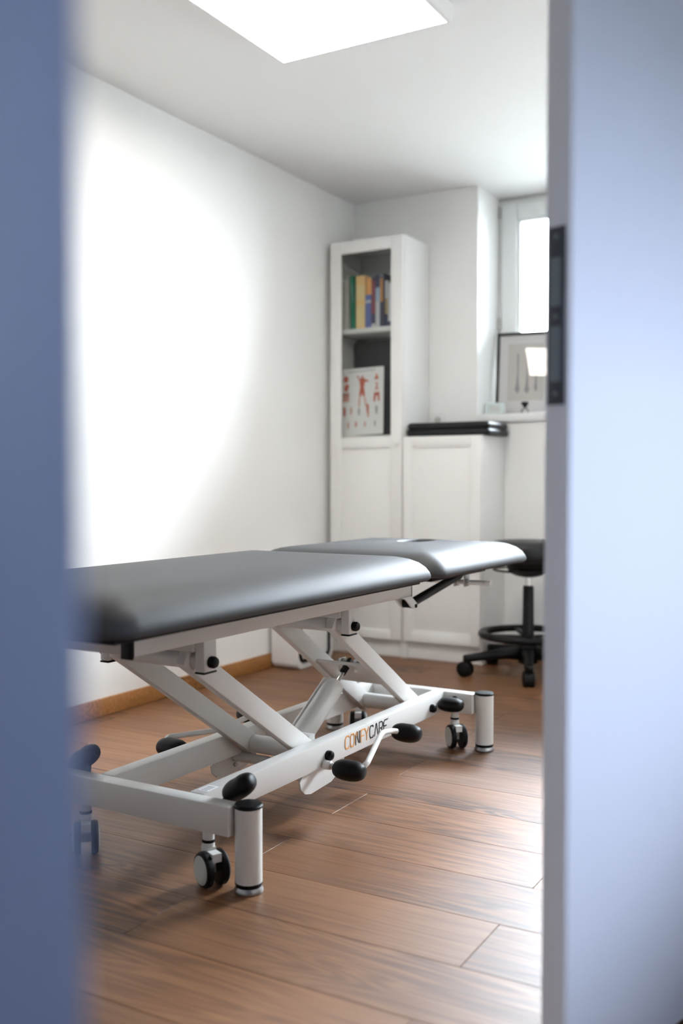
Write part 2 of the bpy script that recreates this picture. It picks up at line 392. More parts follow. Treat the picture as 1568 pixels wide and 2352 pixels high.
# --- legs
def leg(u, v):
    L = cyl('leg', P(u, v, .020), P(u, v, .176), .0285, 'white_metal', T, 36, .001)
    lathe('leg_cap', P(u, v, .176), P(u, v, .19), [(0,.0285),(.001,.0305),(.0045,.0305),(.0075,.028),(.0085,.02),(.009,0)], 'black_plastic', L, 36)
    lathe('leg_ring', P(u, v, .012), P(u, v, .03), [(0,.0255),(.001,.0275),(.0085,.0292),(.0095,.0285)], 'black_rubber', L, 36)
    lathe('leg_foot', P(u, v, 0), P(u, v, .03), [(0,.027),(.0015,.0305),(.006,.0305),(.009,.029),(.0125,.0275)], 'steel', L, 36)
for u in (0, -.55):
    for v in (0, VF): leg(u, v)
# --- casters: swivel stem, fork and twin wheels
def build_caster():
    c = bpy.data.objects.new('caster', None)
    me = bmesh.new()
    lathe_bm(me, (0,0,.078), (0,0,.12), [(0,.0135),(.012,.0135),(.013,.0125),(.0365,.0125)], 20)
    add_box(me, -.0105, .0105, -.014, .013, .026, .080)
    add_box(me, -.0105, .0105, -.040, .010, .056, .074)
    o = from_bm('caster', me, 'white_metal', T, True, 40)
    lathe('stem_ring', (0,0,.088), (0,0,.1), [(0,.0125),(.001,.0142),(.006,.0142),(.007,.0125)], 'black_plastic', o, 20)
    for s in (-1, 1):
        wl = lathe('wheel', (s*.0115, -.016, .0375), (s*.03, -.016, .0375), [(0,.028),(0,.0365),(.0025,.0375),(.0105,.0375),(.0145,.0345),(.0155,.030)], 'black_rubber', o, 32)
        lathe('wheel_disc', (s*.025, -.016, .0375), (s*.035, -.016, .0375), [(0,.0302),(.0025,.0302),(.004,.0285),(.005,.02),(.006,.0)], 'hub_grey', o, 28)
    return o
cs = build_caster()
# each caster: swivel position and angle of its wheel axle
cl = [(-.097, -.010, 65), (-.097, VF-.010, 45), (-.452, -.010, 46), (-.452, VF-.010, 28)]
for i, (u, v, a) in enumerate(cl):
    if i == 0: cs.location = P(u, v, 0); cs.rotation_euler = (0, 0, R(a))
    else: copy_tree(cs, T, P(u, v, 0), (0, 0, R(a)))
# --- pedals: soft capsule with a dimple
def pedal_bm(bm, c, ax, up, L=.088, rw=.030, rh=.0265, dim=.0012, waist=.0):
    """capsule along ax, squashed along up, waist pressed in from above"""
    c = Vector(c); ax = Vector(ax).normalized(); up = Vector(up); up = (up - ax*up.dot(ax)).normalized(); sd = ax.cross(up)
    n, mrows = 24, 18; rows = []
    for i in range(mrows+1):
        th = math.pi*i/mrows; t = -math.cos(th); s = abs(math.sin(th))**.55
        x = t*L/2; s *= (1 - waist*math.exp(-(t/.35)**2))
        if i in (0, mrows): rows.append([bm.verts.new(c + ax*x)]); continue
        rr = []
        for k in range(n):
            a = 2*math.pi*k/n; cu, su = math.cos(a), math.sin(a)
            h = rh*s*cu
            if cu > .55: h -= dim*math.exp(-(t/.26)**2)*min(1, (cu-.55)/.25)
            rr.append(bm.verts.new(c + ax*x + up*h + sd*(rw*s*su)))
        rows.append(rr)
    for a, b in zip(rows, rows[1:]):
        for k in range(n):
            k2 = (k+1) % n
            if len(a) == 1: bm.faces.new((a[0], b[k], b[k2]))
            elif len(b) == 1: bm.faces.new((a[k], a[k2], b[0]))
            else: bm.faces.new((a[k], a[k2], b[k2], b[k]))
def pedal(name, c, ax, up, parent, **kw):
    bm = bmesh.new(); pedal_bm(bm, c, ax, up, **kw); return from_bm(name, bm, 'black_rubber', parent, True)
# side foot levers for the height
def lever(f, s, dv=0.0, dz=0.0, arc=.172):
    P = lambda u, v, z: (u + BU, v + dv - BV, z + dz)
    lv = tube('foot_lever', [P(f(-.16), .495, .124), P(f(-.02), .500, .124), P(f(-.010), .520, .138), P(f(-.060), .690, arc), P(f(-.085), .80, .150), P(f(-.050), .835, .140)], .0075, 'white_metal', T, .03)
    lathe('collar', P(f(-.122), .495, .124), P(f(-.1), .496, .124), [(0,.012),(.02,.011),(.022,.0085)], 'white_metal', lv, 18)
    pedal('pedal', P(f(-.048), .495, .120), (1, 0, 0), (0, 0, 1), lv)
    pedal('pedal', P(f(-.058), .833, .140), (1, 0, 0), (0, 0, 1), lv)
lever(lambda u: u, 1); lever(mir, -1, -.145, .028, .128)
# brake pedals at the corners
for f, s in ((lambda u: u, 1), (mir, -1)):
    b1 = bar('brake_lever', P(f(-.085), .005, .150), P(f(-.060), .035, .192), .012, .02, 'black_plastic', T)
    pedal('pedal', P(f(-.050), .036, .199), (s*.75, .15, .50) if s > 0 else (.75, .15, .50), (-.5, -.3, .8), b1, L=.078, rw=.029, rh=.024, dim=.002, waist=0)
    b2 = bar('brake_lever', P(f(-.085), VF-.034, .120), P(f(-.085), VF-.038, .168), .014, .012, 'black_plastic', T)
    pedal('pedal', P(f(-.083), VF-.070, .148), (1, 0, 0), (0, -.1, 1), b2, L=.080, rw=.031, rh=.0225)
# --- round pivot knobs
def knob(name, c, d, parent, r=.013, L=.018):
    return lathe(name, c, tuple(Vector(c)+Vector(d)), [(0,r*.95),(.002,r),(L*.55,r),(L*.85,r*.8),(L,r*.4),(L+.0005,0)], 'black_plastic', parent, 20)
# --- scissor arms
ZU, ZL_ = .460, .143
pairs = [(.034, .515), (.647, 1.132)]
for k, (vu, vl) in enumerate(pairs):
    for f, s in ((lambda u: u, 1), (mir, -1)):
        d = (Vector(P(0, vl, ZL_)) - Vector(P(0, vu, ZU))).normalized() * .030
        a = Vector(P(f(-.179), vu, ZU)) - d; b = Vector(P(f(-.179), vl, ZL_)) + d
        bar('scissor_arm', a, b, .026, .052, 'white_metal', T, (1,0,0), .004)
        p = tb('post', *sorted((f(-.124), f(-.150))), vu-.022, vu+.022, .439, .508, 'white_metal')
        tb('post_cap', *sorted((f(-.1235), f(-.1505))), vu-.0225, vu+.0225, .435, .4395, 'black_plastic', p, .002)
        knob('pivot_knob', P(f(-.124), vu, ZU), (s, 0, 0), p)
        knob('pivot_knob', P(f(-.125), vl, ZL_), (s, 0, 0), T)
    cyl('upper_cross_tube', P(-.150, vu, ZU), P(-.400, vu, ZU), .019, 'white_metal', T)
    cyl('lower_cross_tube', P(-.192, vl, ZL_), P(-.358, vl, ZL_), .024, 'white_metal', T)
# grey rail under the top between the posts
for v in (.034, .647):
    tb('upper_crossbar', -.400, -.150, v-.03, v+.03, .482, .505, 'white_metal')
# --- upper frame
for f in ((lambda u: u), mir):
    a, b = sorted((f(-.124), f(-.152)))
    r = tb('top_rail', a, b, -.204, .994, .506, .568, 'white_metal', T, .003)
    tb('end_cap', a-.0005, b+.0005, -.2065, -.2035, .5055, .568, 'black_plastic', r, .001)
    tb('end_cap', a-.0005, b+.0005, .9935, .9965, .5055, .568, 'black_plastic', r, .001)
tb('top_crossbar', -.398, -.152, -.200, -.160, .506, .566, 'white_metal')
tb('top_crossbar', -.398, -.152, .930, .970, .516, .566, 'white_metal')
tb('top_board', -.560, .010, -.40, .78, .568, .578, 'black_plastic', T, .003)
tb('head_board', -.560, .010, .85, 1.24, .568, .578, 'black_plastic', T, .003)
tb('corner_strap', -.152, -.122, -.212, -.2066, .502, .566, 'black_plastic', T, .001)
# --- plates below the rails, lower shaft
pl = [(.415,.115),(.40,.10),(.405,.08),(.425,.064),(.45,.058),(.55,.064),(.60,.085),(.62,.115)]
pl = [(v-BV, z) for v, z in pl]
for f in ((lambda u: u), mir):
    a, b = sorted((f(-.134)+BU, f(-.140)+BU))
    q = prism('pivot_plate', pl, 'x', a, b, 'white_metal', T)
    lathe('bolt', P(f(-.141), .50, .082), P(f(-.16), .50, .082), [(0,.007),(.004,.007),(.005,.0055)], 'steel', q, 6)
cyl('shaft', P(-.141, .50, .105), P(-.409, .50, .105), .013, 'white_metal', T)
# --- lifting cylinder
lo = Vector(P(-.262, .560, .128)); hi = Vector(P(-.262, .862, .316)); dd = (hi-lo).normalized(); Lh = (hi-lo).length
cy = lathe('lift_cylinder', lo, hi, [(0,.022),(.004,.026),(.06,.026),(.066,.030),(Lh-.122,.030),(Lh-.100,.027),(Lh-.092,.020)], 'white_metal', T, 32)
cyl('piston_rod', lo+dd*(Lh-.095), hi, .007, 'chrome', cy, 16)
bar('clevis', hi-dd*.050, hi+dd*.012, .014, .020, 'black_plastic', cy)
tb('bracket', -.238, -.235, .845, .885, .290, .328, 'white_metal', cy, .001); tb('bracket', -.289, -.286, .845, .885, .290, .328, 'white_metal', cy, .001)
lathe('pivot_bolt', P(-.222,.862,.316), P(-.30,.862,.316), [(0,.006),(.004,.009),(.009,.009),(.010,.005),(.055,.005),(.056,.011),(.075,.011),(.08,.006)], 'steel', cy, 16)
cyl('guide_rod', P(-.300, .60, .158), P(-.300, .79, .276), .007, 'white_metal', cy, 14)
tb('bracket', -.34, -.20, .545, .575, .120, .176, 'white_metal', cy, .002)
# cross plate between the far arms
bar('arm_plate', P(-.275, .835, .318), P(-.275, .945, .247), .166, .010, 'white_metal', T, (1,0,0), .001)
# --- cushions
def cushion(name, u0, u1, v0, v1, z0, prof, r, hole=None):
    cx, cy = (u0+u1)/2 + BU, (v0+v1)/2 - BV; hx, hy = (u1-u0)/2, (v1-v0)/2; n = 10
    bm = bmesh.new(); rings = []
    for ins, z in prof:
        rr = max(r - ins*.55, .012)
        rings.append([bm.verts.new((x, y, z0+z)) for x, y in rrect_dense(cx, cy, hx-ins, hy-ins, rr, n)])
    if hole:
        hu, hv, au, av = hole; hu += BU; hv -= BV
        m_ = len(rings[0]); ref = rrect_dense(cx, cy, hx-prof[-1][0], hy-prof[-1][0], .012, n)
        for k, z in ((1.17, prof[-1][1]+.0025), (1.10, prof[-1][1]+.001), (1.04, prof[-1][1]-.005), (1.0, prof[-1][1]-.016), (1.0, .0)):
            pts = []
            for x, y in ref:
                a = math.atan2((y-cy), (x-cx))
                pts.append(bm.verts.new((hu + au*k*math.cos(a), hv + av*k*math.sin(a), z0+z)))
            rings.append(pts)
    N = len(rings[0])
    for a, b in zip(rings, rings[1:]):
        for k in range(N): bm.faces.new((a[k], a[(k+1) % N], b[(k+1) % N], b[k]))
    if hole:
        for k in range(N): bm.faces.new((rings[-1][k], rings[-1][(k+1) % N], rings[0][(k+1) % N], rings[0][k]))
    else:
        bm.faces.new(rings[0]); bm.faces.new(rings[-1])
    return from_bm(name, bm, 'leather', T, True, 60)
CP = [(.022,0),(.008,.001),(.001,.007),(0,.014),(.003,.024),(.012,.037),(.028,.050),(.050,.060),(.080,.067),(.12,.0705),(.17,.072)]
cushion('main_cushion', -.597, .047, -.425, .812, .5785, CP, .055)
cushion('head_cushion', -.597, .047, .822, 1.545, .5785, CP[:-3] + [(.065,.0645), (.088,.0685)], .055, (-.285, 1.352, .050, .085))
# --- head section support: black strut, brackets and release bar
hb = prism('strut_bracket', [(v-BV, z) for v, z in ((.925,.507),(.985,.507),(1.022,.482),(1.016,.470),(1.000,.468),(.985,.474),(.95,.500))], 'x', -.124+BU, -.119+BU, 'white_metal', T, .001)
prism('bracket_cheek', [(v-BV, z) for v, z in ((.925,.507),(.985,.507),(1.022,.482),(1.016,.470),(1.000,.468),(.985,.474),(.95,.500))], 'x', -.160+BU, -.155+BU, 'white_metal', hb, .001)
knob('bolt', P(-.119, 1.010, .476), (1,0,0), hb, .006, .005)
lathe('spacer', P(-.154,1.0,.482), P(-.124,1.0,.482), [(0,.012),(.030,.012)], 'black_plastic', hb, 16)
sa, sb = Vector(P(-.138, 1.008, .480)), Vector(P(-.138, 1.385, .540))
ds = (sb-sa).normalized(); Ls = (sb-sa).length
st = lathe('gas_strut', sa, sb, [(0,.006),(.004,.0135),(Ls*.96,.0135),(Ls,.010)], 'black_plastic', T, 20)
tb('clevis', -.120, -.116, 1.365, 1.405, .500, .568, 'steel', st, .001); tb('clevis', -.156, -.152, 1.365, 1.405, .500, .568, 'steel', st, .001)
for z in (.552, .518): lathe('bolt', P(-.116, 1.385, z), P(-.10, 1.385, z), [(0,.008),(.004,.008),(.005,.005),(.007,.005)], 'steel', st, 12)
tube('release_bar', [P(-.50, 1.39, .514), P(-.034, 1.39, .514)], .008, 'white_metal', T)
# --- lettering on the right base rail
FU = -.1247 + BU
def strokes(name, polys, m, wd=.0036):
    bm = bmesh.new()
    for pts in polys:
        for a, b in zip(pts, pts[1:]):
            d = Vector((b[0]-a[0], b[1]-a[1])); l = d.length
            if l < 1e-6: continue
            d /= l; nn = Vector((-d.y, d.x))*wd/2; e = d*wd*.35
            q = [Vector(a)-e+nn, Vector(a)-e-nn, Vector(b)+e-nn, Vector(b)+e+nn]
            A = [bm.verts.new((FU, p.x-BV, p.y)) for p in q]; B = [bm.verts.new((FU+.0006, p.x-BV, p.y)) for p in q]
            bm.faces.new(A); bm.faces.new(B)
            for i in range(4): bm.faces.new((A[i], A[(i+1) % 4], B[(i+1) % 4], B[i]))
    return from_bm(name, bm, m, rail_r)
GL = {'C': [[(1,.12),(.85,0),(.25,0),(0,.2),(0,.8),(.25,1),(.85,1),(1,.88)]],
      'O': [[(.25,0),(.75,0),(1,.2),(1,.8),(.75,1),(.25,1),(0,.8),(0,.2),(.25,0)]],
      'M1': [[(0,.78),(.28,1),(.5,.55)]], 
      'M': [[(0,0),(0,.72)],[(.25,.95),(.75,.12)],[(1,.05),(1,1)],[(.5,.55),(.5,.98)]],
      'F': [[(0,0),(0,1),(1,1)],[(0,.5),(.8,.5)]],
      'Y': [[(0,1),(.5,.5),(1,1)],[(.5,.5),(.5,0)]],
      'A': [[(0,0),(.42,1),(.58,1),(1,0)],],
      'R': [[(0,0),(0,1),(.75,1),(1,.85),(1,.62),(.75,.48),(.3,.48)],[(.6,.48),(1,0)]],
      'E': [[(1,1),(.25,1),(0,.8),(0,.2),(.25,0),(1,0)],[(0,.5),(.8,.5)]]}
txt = [('C',.606,'orange_ink'),('O',.6335,'orange_ink'),('M1',.6615,'orange_ink'),('M',.6615,'black_ink'),('F',.690,'orange_ink'),('Y',.7125,'orange_ink'),('C',.739,'black_ink'),('A',.7665,'black_ink'),('R',.794,'black_ink'),('E',.8205,'black_ink')]
LH, LW, LZ = .033, .0205, .1365
for ch, v0_, m_ in txt:
    strokes('letter', [[(v0_+x*LW, LZ+y*LH) for x, y in pl_] for pl_ in GL[ch]], m_)
strokes('registered_mark', [[(.846+.0022*math.cos(k*math.pi/4), .170+.0022*math.sin(k*math.pi/4)) for k in range(9)]], 'grey_ink', .0006)
# small paper type label on the near crossbar end / rail top
lb = box('type_label', -.155+BU, -.127+BU, .026-BV, .066-BV, .1799, .1804, 'paper', rail_r)
for i in range(4): box('label_line', -.150+BU, -.132+BU, .031+i*.008-BV, .034+i*.008-BV, .1804, .1806, 'grey_ink', rail_r)

# ================================================================== CABINETS
def cabinet(name, x, h, label):
    y0, y1 = 4.28, YB-.004
    c = thing(name, (x+.2, (y0+y1)/2, 0), 0, label, 'cabinet', None)
    ox, oy = -.2, y0-(y0+y1)/2; D = y1-y0
    def b(n, x0, x1, ya, yb, z0, z1, m='cabinet', p=c, bev=.0015): return box(n, ox+x0, ox+x1, oy+ya, oy+yb, z0, z1, m, p, bev)
    b('side_panel', 0, .018, 0, D, 0, h); b('side_panel', .382, .400, 0, D, 0, h)
    b('top_panel', .018, .382, 0, D, h-.02, h); b('bottom_panel', .018, .382, .0, D, .085, .103)
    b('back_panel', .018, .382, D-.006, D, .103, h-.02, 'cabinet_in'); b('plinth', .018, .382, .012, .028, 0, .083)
    return c, b, D
tall, b, D = cabinet('tall_cabinet', -2.498, 2.02, 'tall narrow white cabinet with glazed upper door and books inside')
for z in (1.048, 1.572): b('shelf', .018, .382, .02, D-.006, z, z+.024, 'cabinet')
b('shelf', .018, .382, .02, D-.006, .55, .568, 'cabinet')
x0, x1 = .003, .397
dr = b('door', x0, x0+.060, -.020, -.001, .086, 2.016)
b('door_stile', x1-.060, x1, -.020, -.001, .086, 2.016, 'cabinet', dr); b('door_rail', x0+.06, x1-.06, -.020, -.001, 1.956, 2.016, 'cabinet', dr)
b('door_rail', x0+.06, x1-.06, -.020, -.001, 1.008, 1.060, 'cabinet', dr); b('door_rail', x0+.06, x1-.06, -.020, -.001, .086, .130, 'cabinet', dr)
b('door_panel', x0+.055, x1-.055, -.012, -.004, .125, 1.012, 'cabinet', dr, .001)
b('glass_pane', x0+.058, x1-.058, -.012, -.008, 1.058, 1.958, 'cabinet_glass', dr, 0)
lathe('door_knob', (.2-.022, -.139-.020, 1.028), (.2-.022, -.2, 1.028), [(0,.005),(.008,.005),(.010,.009),(.016,.0095),(.019,.007),(.0195,0)], 'cabinet', dr, 16)
for z in (1.86, 1.40): cyl('shelf_pin', (-.182, -.139+.05, z), (-.176, -.139+.05, z), .004, 'dark_steel', tall, 8)
low, b, D = cabinet('low_cabinet', -2.098, 1.06, 'low white cabinet with one panelled door, black pads lying on top')
dr = b('door', x0, x0+.045, -.020, -.001, .086, 1.056)
b('door_stile', x1-.045, x1, -.020, -.001, .086, 1.056, 'cabinet', dr); b('door_rail', x0+.045, x1-.045, -.020, -.001, 1.012, 1.056, 'cabinet', dr); b('door_rail', x0+.045, x1-.045, -.020, -.001, .086, .132, 'cabinet', dr)
b('door_panel', x0+.04, x1-.04, -.012, -.004, .128, 1.016, 'cabinet', dr, .001)
# shaped moulding lines at the panel edges
for p in (dr,):
    b('moulding', x0+.045, x0+.053, -.017, -.010, .132, 1.012, 'cabinet', p); b('moulding', x1-.053, x1-.045, -.017, -.010, .132, 1.012, 'cabinet', p)
    b('moulding', x0+.053, x1-.053, -.017, -.010, .132, .140, 'cabinet', p); b('moulding', x0+.053, x1-.053, -.017, -.010, 1.004, 1.012, 'cabinet', p)

# pads on the low cabinet
def pad(z0, h, x0, x1, y0, y1, label, rot):
    t = thing('padded_cushion', ((x0+x1)/2, (y0+y1)/2, z0), R(rot), label, 'cushion')
    hx, hy = (x1-x0)/2, (y1-y0)/2
    bm = bmesh.new(); rings = []
    for ins, z in ((.004,0),(.001,.003),(0,h*.45),(.001,h*.75),(.006,h*.96),(.02,h)):
        rings.append([bm.verts.new((x, y, z)) for x, y in rrect(0, 0, hx-ins, hy-ins, .02, 4)])
    N = len(rings[0])
    for a, c in zip(rings, rings[1:]):
        for k in range(N): bm.faces.new((a[k], a[(k+1)%N], c[(k+1)%N], c[k]))
    bm.faces.new(rings[0]); bm.faces.new(rings[-1])
    from_bm('padding', bm, 'pad_black', t, True, 50)
    tube('piping', [(x, y, h*.55) for x, y in rrect(0, 0, hx+.0005, hy+.0005, .02, 4)], .0022, 'pad_black', t, n=8, closed=True)
    return t
pad(1.0605, .032, -2.088, -1.668, 4.275, 4.545, 'black leather pad lying directly on the low cabinet', 0)
pad(1.0927, .031, -2.084, -1.672, 4.278, 4.542, 'black leather pad on top of another pad, above the low cabinet', 0)

# ------------------------------------------------------------------ books in the tall cabinet
for i, c in enumerate([(.62,.62,.60),(.70,.68,.64),(.66,.64,.61),(.0,.20,.105),(.93,.60,.25),(.90,.46,.15),(.13,.17,.44),(.045,.045,.11),(.40,.50,.66),(.60,.26,.07),(.022,.03,.055),(.45,.34,.18),(.64,.66,.68),(.70,.42,.28)]):
    mat('book_%d' % i, c, .6)
mat('band_green', (.06, .24, .17), .6); mat('band_red', (.25, .05, .07), .6); mat('band_pale', (.60, .60, .62), .6); mat('band_navy', (.03, .04, .10), .6); mat('band_yellow', (.88, .68, .34), .6); mat('pages', (.72, .70, .64), .9)
SH = 1.5965
def book(x0, x1, h, dep, mi, label, tilt=0.0, yf=4.335, bands=()):
    wd = x1-x0
    t = thing('book', ((x0+x1)/2, yf, SH), 0, label, 'book', 'books on the top shelf of the tall cabinet')
    t.rotation_euler = (0, R(tilt), 0)
    if tilt: t.location.z += abs(math.sin(R(tilt)))*wd/2
    me = bmesh.new(); a = wd/2 - .0004; cv = min(.003, wd*.18)
    add_box(me, -a, a, 0, cv, 0, h); add_box(me, -a, -a+cv, cv, dep, 0, h); add_box(me, a-cv, a, cv, dep, 0, h)
    from_bm('cover', me, 'book_%d' % mi, t)
    box('page_block', -a+cv, a-cv, cv, dep-.004, .003, h-.003, 'pages', t)
    for z0, z1, m in bands: box('spine_band', -a-.0001, a+.0001, -.0006, .0005, h*z0, h*z1, m, t)
    return t
book(-2.474, -2.458, .245, .17, 0, 'thin pale grey book at the left end of the shelf row')
book(-2.457, -2.438, .250, .17, 1, 'off-white book, second from the left in the shelf row')
book(-2.437, -2.4315, .252, .17, 2, 'off-white book standing left of the green one')
book(-2.419, -2.3965, .268, .18, 3, 'dark green book leaning left in the shelf row', -1.8, bands=((.50,.86,'band_green'),))
book(-2.391, -2.340, .262, .19, 4, 'thick cream yellow book right of the green one', bands=((.06,.45,'band_yellow'),(.55,.82,'band_yellow')))
book(-2.339, -2.3055, .252, .17, 5, 'orange book standing behind the short blue one', yf=4.352)
book(-2.3385, -2.3065, .165, .015, 6, 'short blue book in front of the orange one', yf=4.334, bands=((.76,.84,'band_pale'),))
book(-2.3045, -2.283, .250, .18, 7, 'dark purple book with a red stripe on its spine', bands=((.28,.92,'band_red'),(0,.09,'band_pale')))
book(-2.282, -2.2585, .258, .18, 8, 'pale blue and white book with a dark top', bands=((.0,.50,'band_pale'),(.76,1.0,'band_navy')))
book(-2.2575, -2.242, .240, .18, 9, 'orange topped dark book right of the pale blue one', bands=((0,.52,'band_navy'),))
book(-2.241, -2.2305, .262, .18, 10, 'narrow blue-black book near the right of the row')
book(-2.2295, -2.2145, .225, .18, 11, 'tan and grey book left of the wide white one', bands=((0,.28,'band_navy'),(.62,1.0,'band_pale')))
book(-2.2135, -2.178, .212, .18, 12, 'wide white book with a dark foot in the shelf row', bands=((0,.13,'band_navy'),))
book(-2.177, -2.160, .246, .18, 13, 'salmon coloured book at the right end of the row', bands=((0,.6,'band_pale'),))

# dark board and anatomy chart in the compartment below
bd = tag(prism('dark_board', [(x, z) for x, z in rrect(-2.310, 1.316, .158, .2425, .03, 5)], 'y', 4.455, 4.470, 'dark_board', None, .002), 'large blackish board with rounded corners behind the anatomy chart', 'board')
ch = thing('anatomy_chart', (-2.350, 4.318, 1.0735), 0, 'white muscle chart sheet with red figures in the tall cabinet', 'chart')
ch.rotation_euler = (R(-4), R(-1.5), 0)
prism('sheet', rrect(0, .168, .119, .166, .006, 3), 'y', 0, .002, 'paper', ch)
def blob(name, x, z, pts, m):
    prism(name, [(x+px_, z+pz_) for px_, pz_ in pts], 'y', -.0005, 0, m, ch)
def ell(rx, rz, n=12, k=1.0): return [(rx*math.cos(2*math.pi*i/n), rz*math.sin(2*math.pi*i/n)) for i in range(n)]
# title line
blob('title_line', 0, .318, [(-.08,-.003),(.075,.001),(.075,.005),(-.08,.002)], 'print_grey')
# heads, left column
blob('figure', -.092, .283, ell(.014,.017), 'print_red'); blob('figure', -.088, .242, [(-.012,-.018),(.004,-.02),(.014,.004),(.010,.018),(-.006,.016),(-.014,.0)], 'print_red')
blob('figure', -.091, .193, [(-.018,-.025),(-.006,-.02),(.0,-.026),(.010,-.018),(.018,-.025),(.018,.022),(-.018,.022)], 'print_pink')
blob('figure', -.091, .205, [(-.018,-.008),(.018,-.004),(.018,.010),(-.018,.010)], 'print_red')
# middle standing figure
F = [(-.022,.052),(-.030,.044),(-.018,.030),(-.006,.034),(-.004,.046),(.004,.046),(.006,.036),(.020,.026),(.036,.020),(.036,.014),(.016,.014),(.012,-.004),(.010,-.02),(-.010,-.02),(-.012,-.002),(-.016,.022),(-.026,.036)]
blob('figure', .0, .250, F, 'print_red')
blob('figure', 0, .205, [(-.013,.026),(.013,.026),(.017,-.012),(.006,-.014),(0,.006),(-.006,-.014),(-.017,-.012)], 'print_red')
blob('figure', -.014, .165, [(-.004,.022),(.005,.022),(.002,-.02),(-.006,-.026)], 'print_pink'); blob('figure', .016, .165, [(-.005,.022),(.004,.022),(.010,-.026),(.002,-.02)], 'print_pink')
# right column
blob('figure', .080, .285, [(-.012,-.014),(.012,-.012),(.006,.004),(0,.018),(-.006,.004)], 'print_red'); blob('figure', .080, .238, [(-.010,-.018),(.012,-.018),(.006,.012),(.010,.02),(-.008,.02),(-.002,.006)], 'print_pink')
blob('figure', .080, .186, [(-.016,-.020),(-.006,-.024),(-.002,.006),(.006,.006),(.010,-.022),(.018,-.018),(.016,.024),(-.014,.022)], 'print_red')
for i, (x, z, s, m) in enumerate([(-.098,.122,1,'print_red'),(-.060,.124,.8,'print_pink'),(-.015,.118,.8,'print_grey'),(.033,.132,1.,'print_red'),(.036,.105,.8,'print_pink'),(.082,.122,.9,'print_grey'),(-.076,.052,.7,'print_pink'),(-.032,.056,.6,'print_red'),(.018,.054,.6,'print_pink'),(.074,.056,.6,'print_grey')]):
    blob('figure', x, z, [(-.006*s,-.020*s),(.003*s,-.024*s),(.007*s,.0),(.004*s,.022*s),(-.006*s,.024*s),(-.008*s,.006*s)], m)

# ================================================================== NICHE ITEMS
# framed picture leaning on the window
SZ = SILL+.0122
pic = thing('framed_picture', (-1.668, 4.752, SZ), 0, 'black framed print with white mount leaning on the window sill', 'picture')
pic.rotation_euler = (R(-6.2), 0, R(8)); 
PWd, PHt = .148, .424                                     # half width, height
for n_, bb in (('frame_stile', (-PWd, -PWd+.014, 0, .022, 0, PHt)), ('frame_stile', (PWd-.014, PWd, 0, .022, 0, PHt)), ('frame_rail', (-PWd+.014, PWd-.014, 0, .022, 0, .014)), ('frame_rail', (-PWd+.014, PWd-.014, 0, .022, PHt-.014, PHt))):
    box(n_, *bb, 'frame_black', pic, .0015)
box('backing', -PWd+.01, PWd-.01, .0175, .021, .01, PHt-.01, 'art_paper', pic)
mw = .043
boxes('mount', [(-PWd+.014, -PWd+.014+mw, .012, .0155, .014, PHt-.014), (PWd-.014-mw, PWd-.014, .012, .0155, .014, PHt-.014), (-PWd+.014+mw, PWd-.014-mw, .012, .0155, .014, .014+mw+.022), (-PWd+.014+mw, PWd-.014-mw, .012, .0155, PHt-.014-mw, PHt-.014)], 'mat_board', pic)
box('print', -PWd+.05, PWd-.05, .0158, .0172, .05, PHt-.05, 'art_paper', pic)
def bone(x, z0, z1, w0, w1, m='print_grey'):
    pts = [(x-w0*.5, z1), (x+w0*.6, z1), (x+w0*.5, z0+(z1-z0)*.55), (x+w1*.55, z0+(z1-z0)*.22), (x+w1, z0+.018), (x+w1*.2, z0), (x-w1*.2, z0), (x-w1, z0+.018), (x-w1*.5, z0+(z1-z0)*.25), (x-w0*.3, z0+(z1-z0)*.55)]
    prism('drawn_figure', pts, 'y', .0152, .0157, m, pic)
bone(-.042, .118, .318, .008, .013); bone(.006, .115, .312, .007, .013); bone(.050, .125, .30, .008, .009)
box('picture_glass', -PWd+.015, PWd-.015, .008, .0095, .015, PHt-.015, 'picture_glass', pic)
# small pale card block
cd = thing('desk_clock', (-1.778, 4.640, SZ), R(8), 'small pale grey block with faint markings at the left of the sill', 'clock')
box('case', -.046, .046, 0, .018, 0, .062, 'pale_card', cd, .003)
box('display', -.026, .026, -.0008, .0, .016, .048, 'hub_grey', cd)
# small bottle with black top
bt = thing('small_bottle', (-1.630, 4.655, SZ), 0, 'small clear bottle with a black flared stopper on the sill', 'bottle')
lathe('bottle_body', (0,0,0), (0,0,.1), [(0,.016),(.002,.018),(.022,.018),(.028,.012),(.032,.008)], 'cabinet_glass', bt, 20)
lathe('stopper', (0,0,.030), (0,0,.1), [(0,.006),(.006,.007),(.012,.012),(.022,.018),(.028,.0185),(.031,.014),(.032,0)], 'black_plastic', bt, 20)
# wall socket
so = thing('wall_socket', (-2.045, YB, 1.152), 0, 'white wall socket on the back wall above the low cabinet', 'socket')
prism('cover_plate', rrect(0, .0, .0405, .0405, .006, 3), 'y', -.009, 0, 'white_plastic', so, .002)
lathe('insert', (0,-.009,0), (0,-.02,0), [(0,.021),(.002,.020),(.002,.0185)], 'white_plastic', so, 20)
lathe('well', (0,-.0105,0), (0,-.0125,0), [(0,.0175),(.0008,.0175)], 'hub_grey', so, 20)
for s in (-1, 1): cyl('contact_hole', (s*.0095,-.0112,0), (s*.0095,-.0118,0), .0028, 'black_plastic', so, 10, .0001)

# ================================================================== WHITE APPLIANCE BESIDE THE CABINET
ap = thing('white_appliance', (-2.4405, 3.912, 0), 0, 'white rounded slab unit with black outline, on the floor by the left wall', 'appliance')
prism('body', rrect(0, .215, .155, .213, .028, 6), 'x', -.070, .070, 'white_plastic', ap, .008)
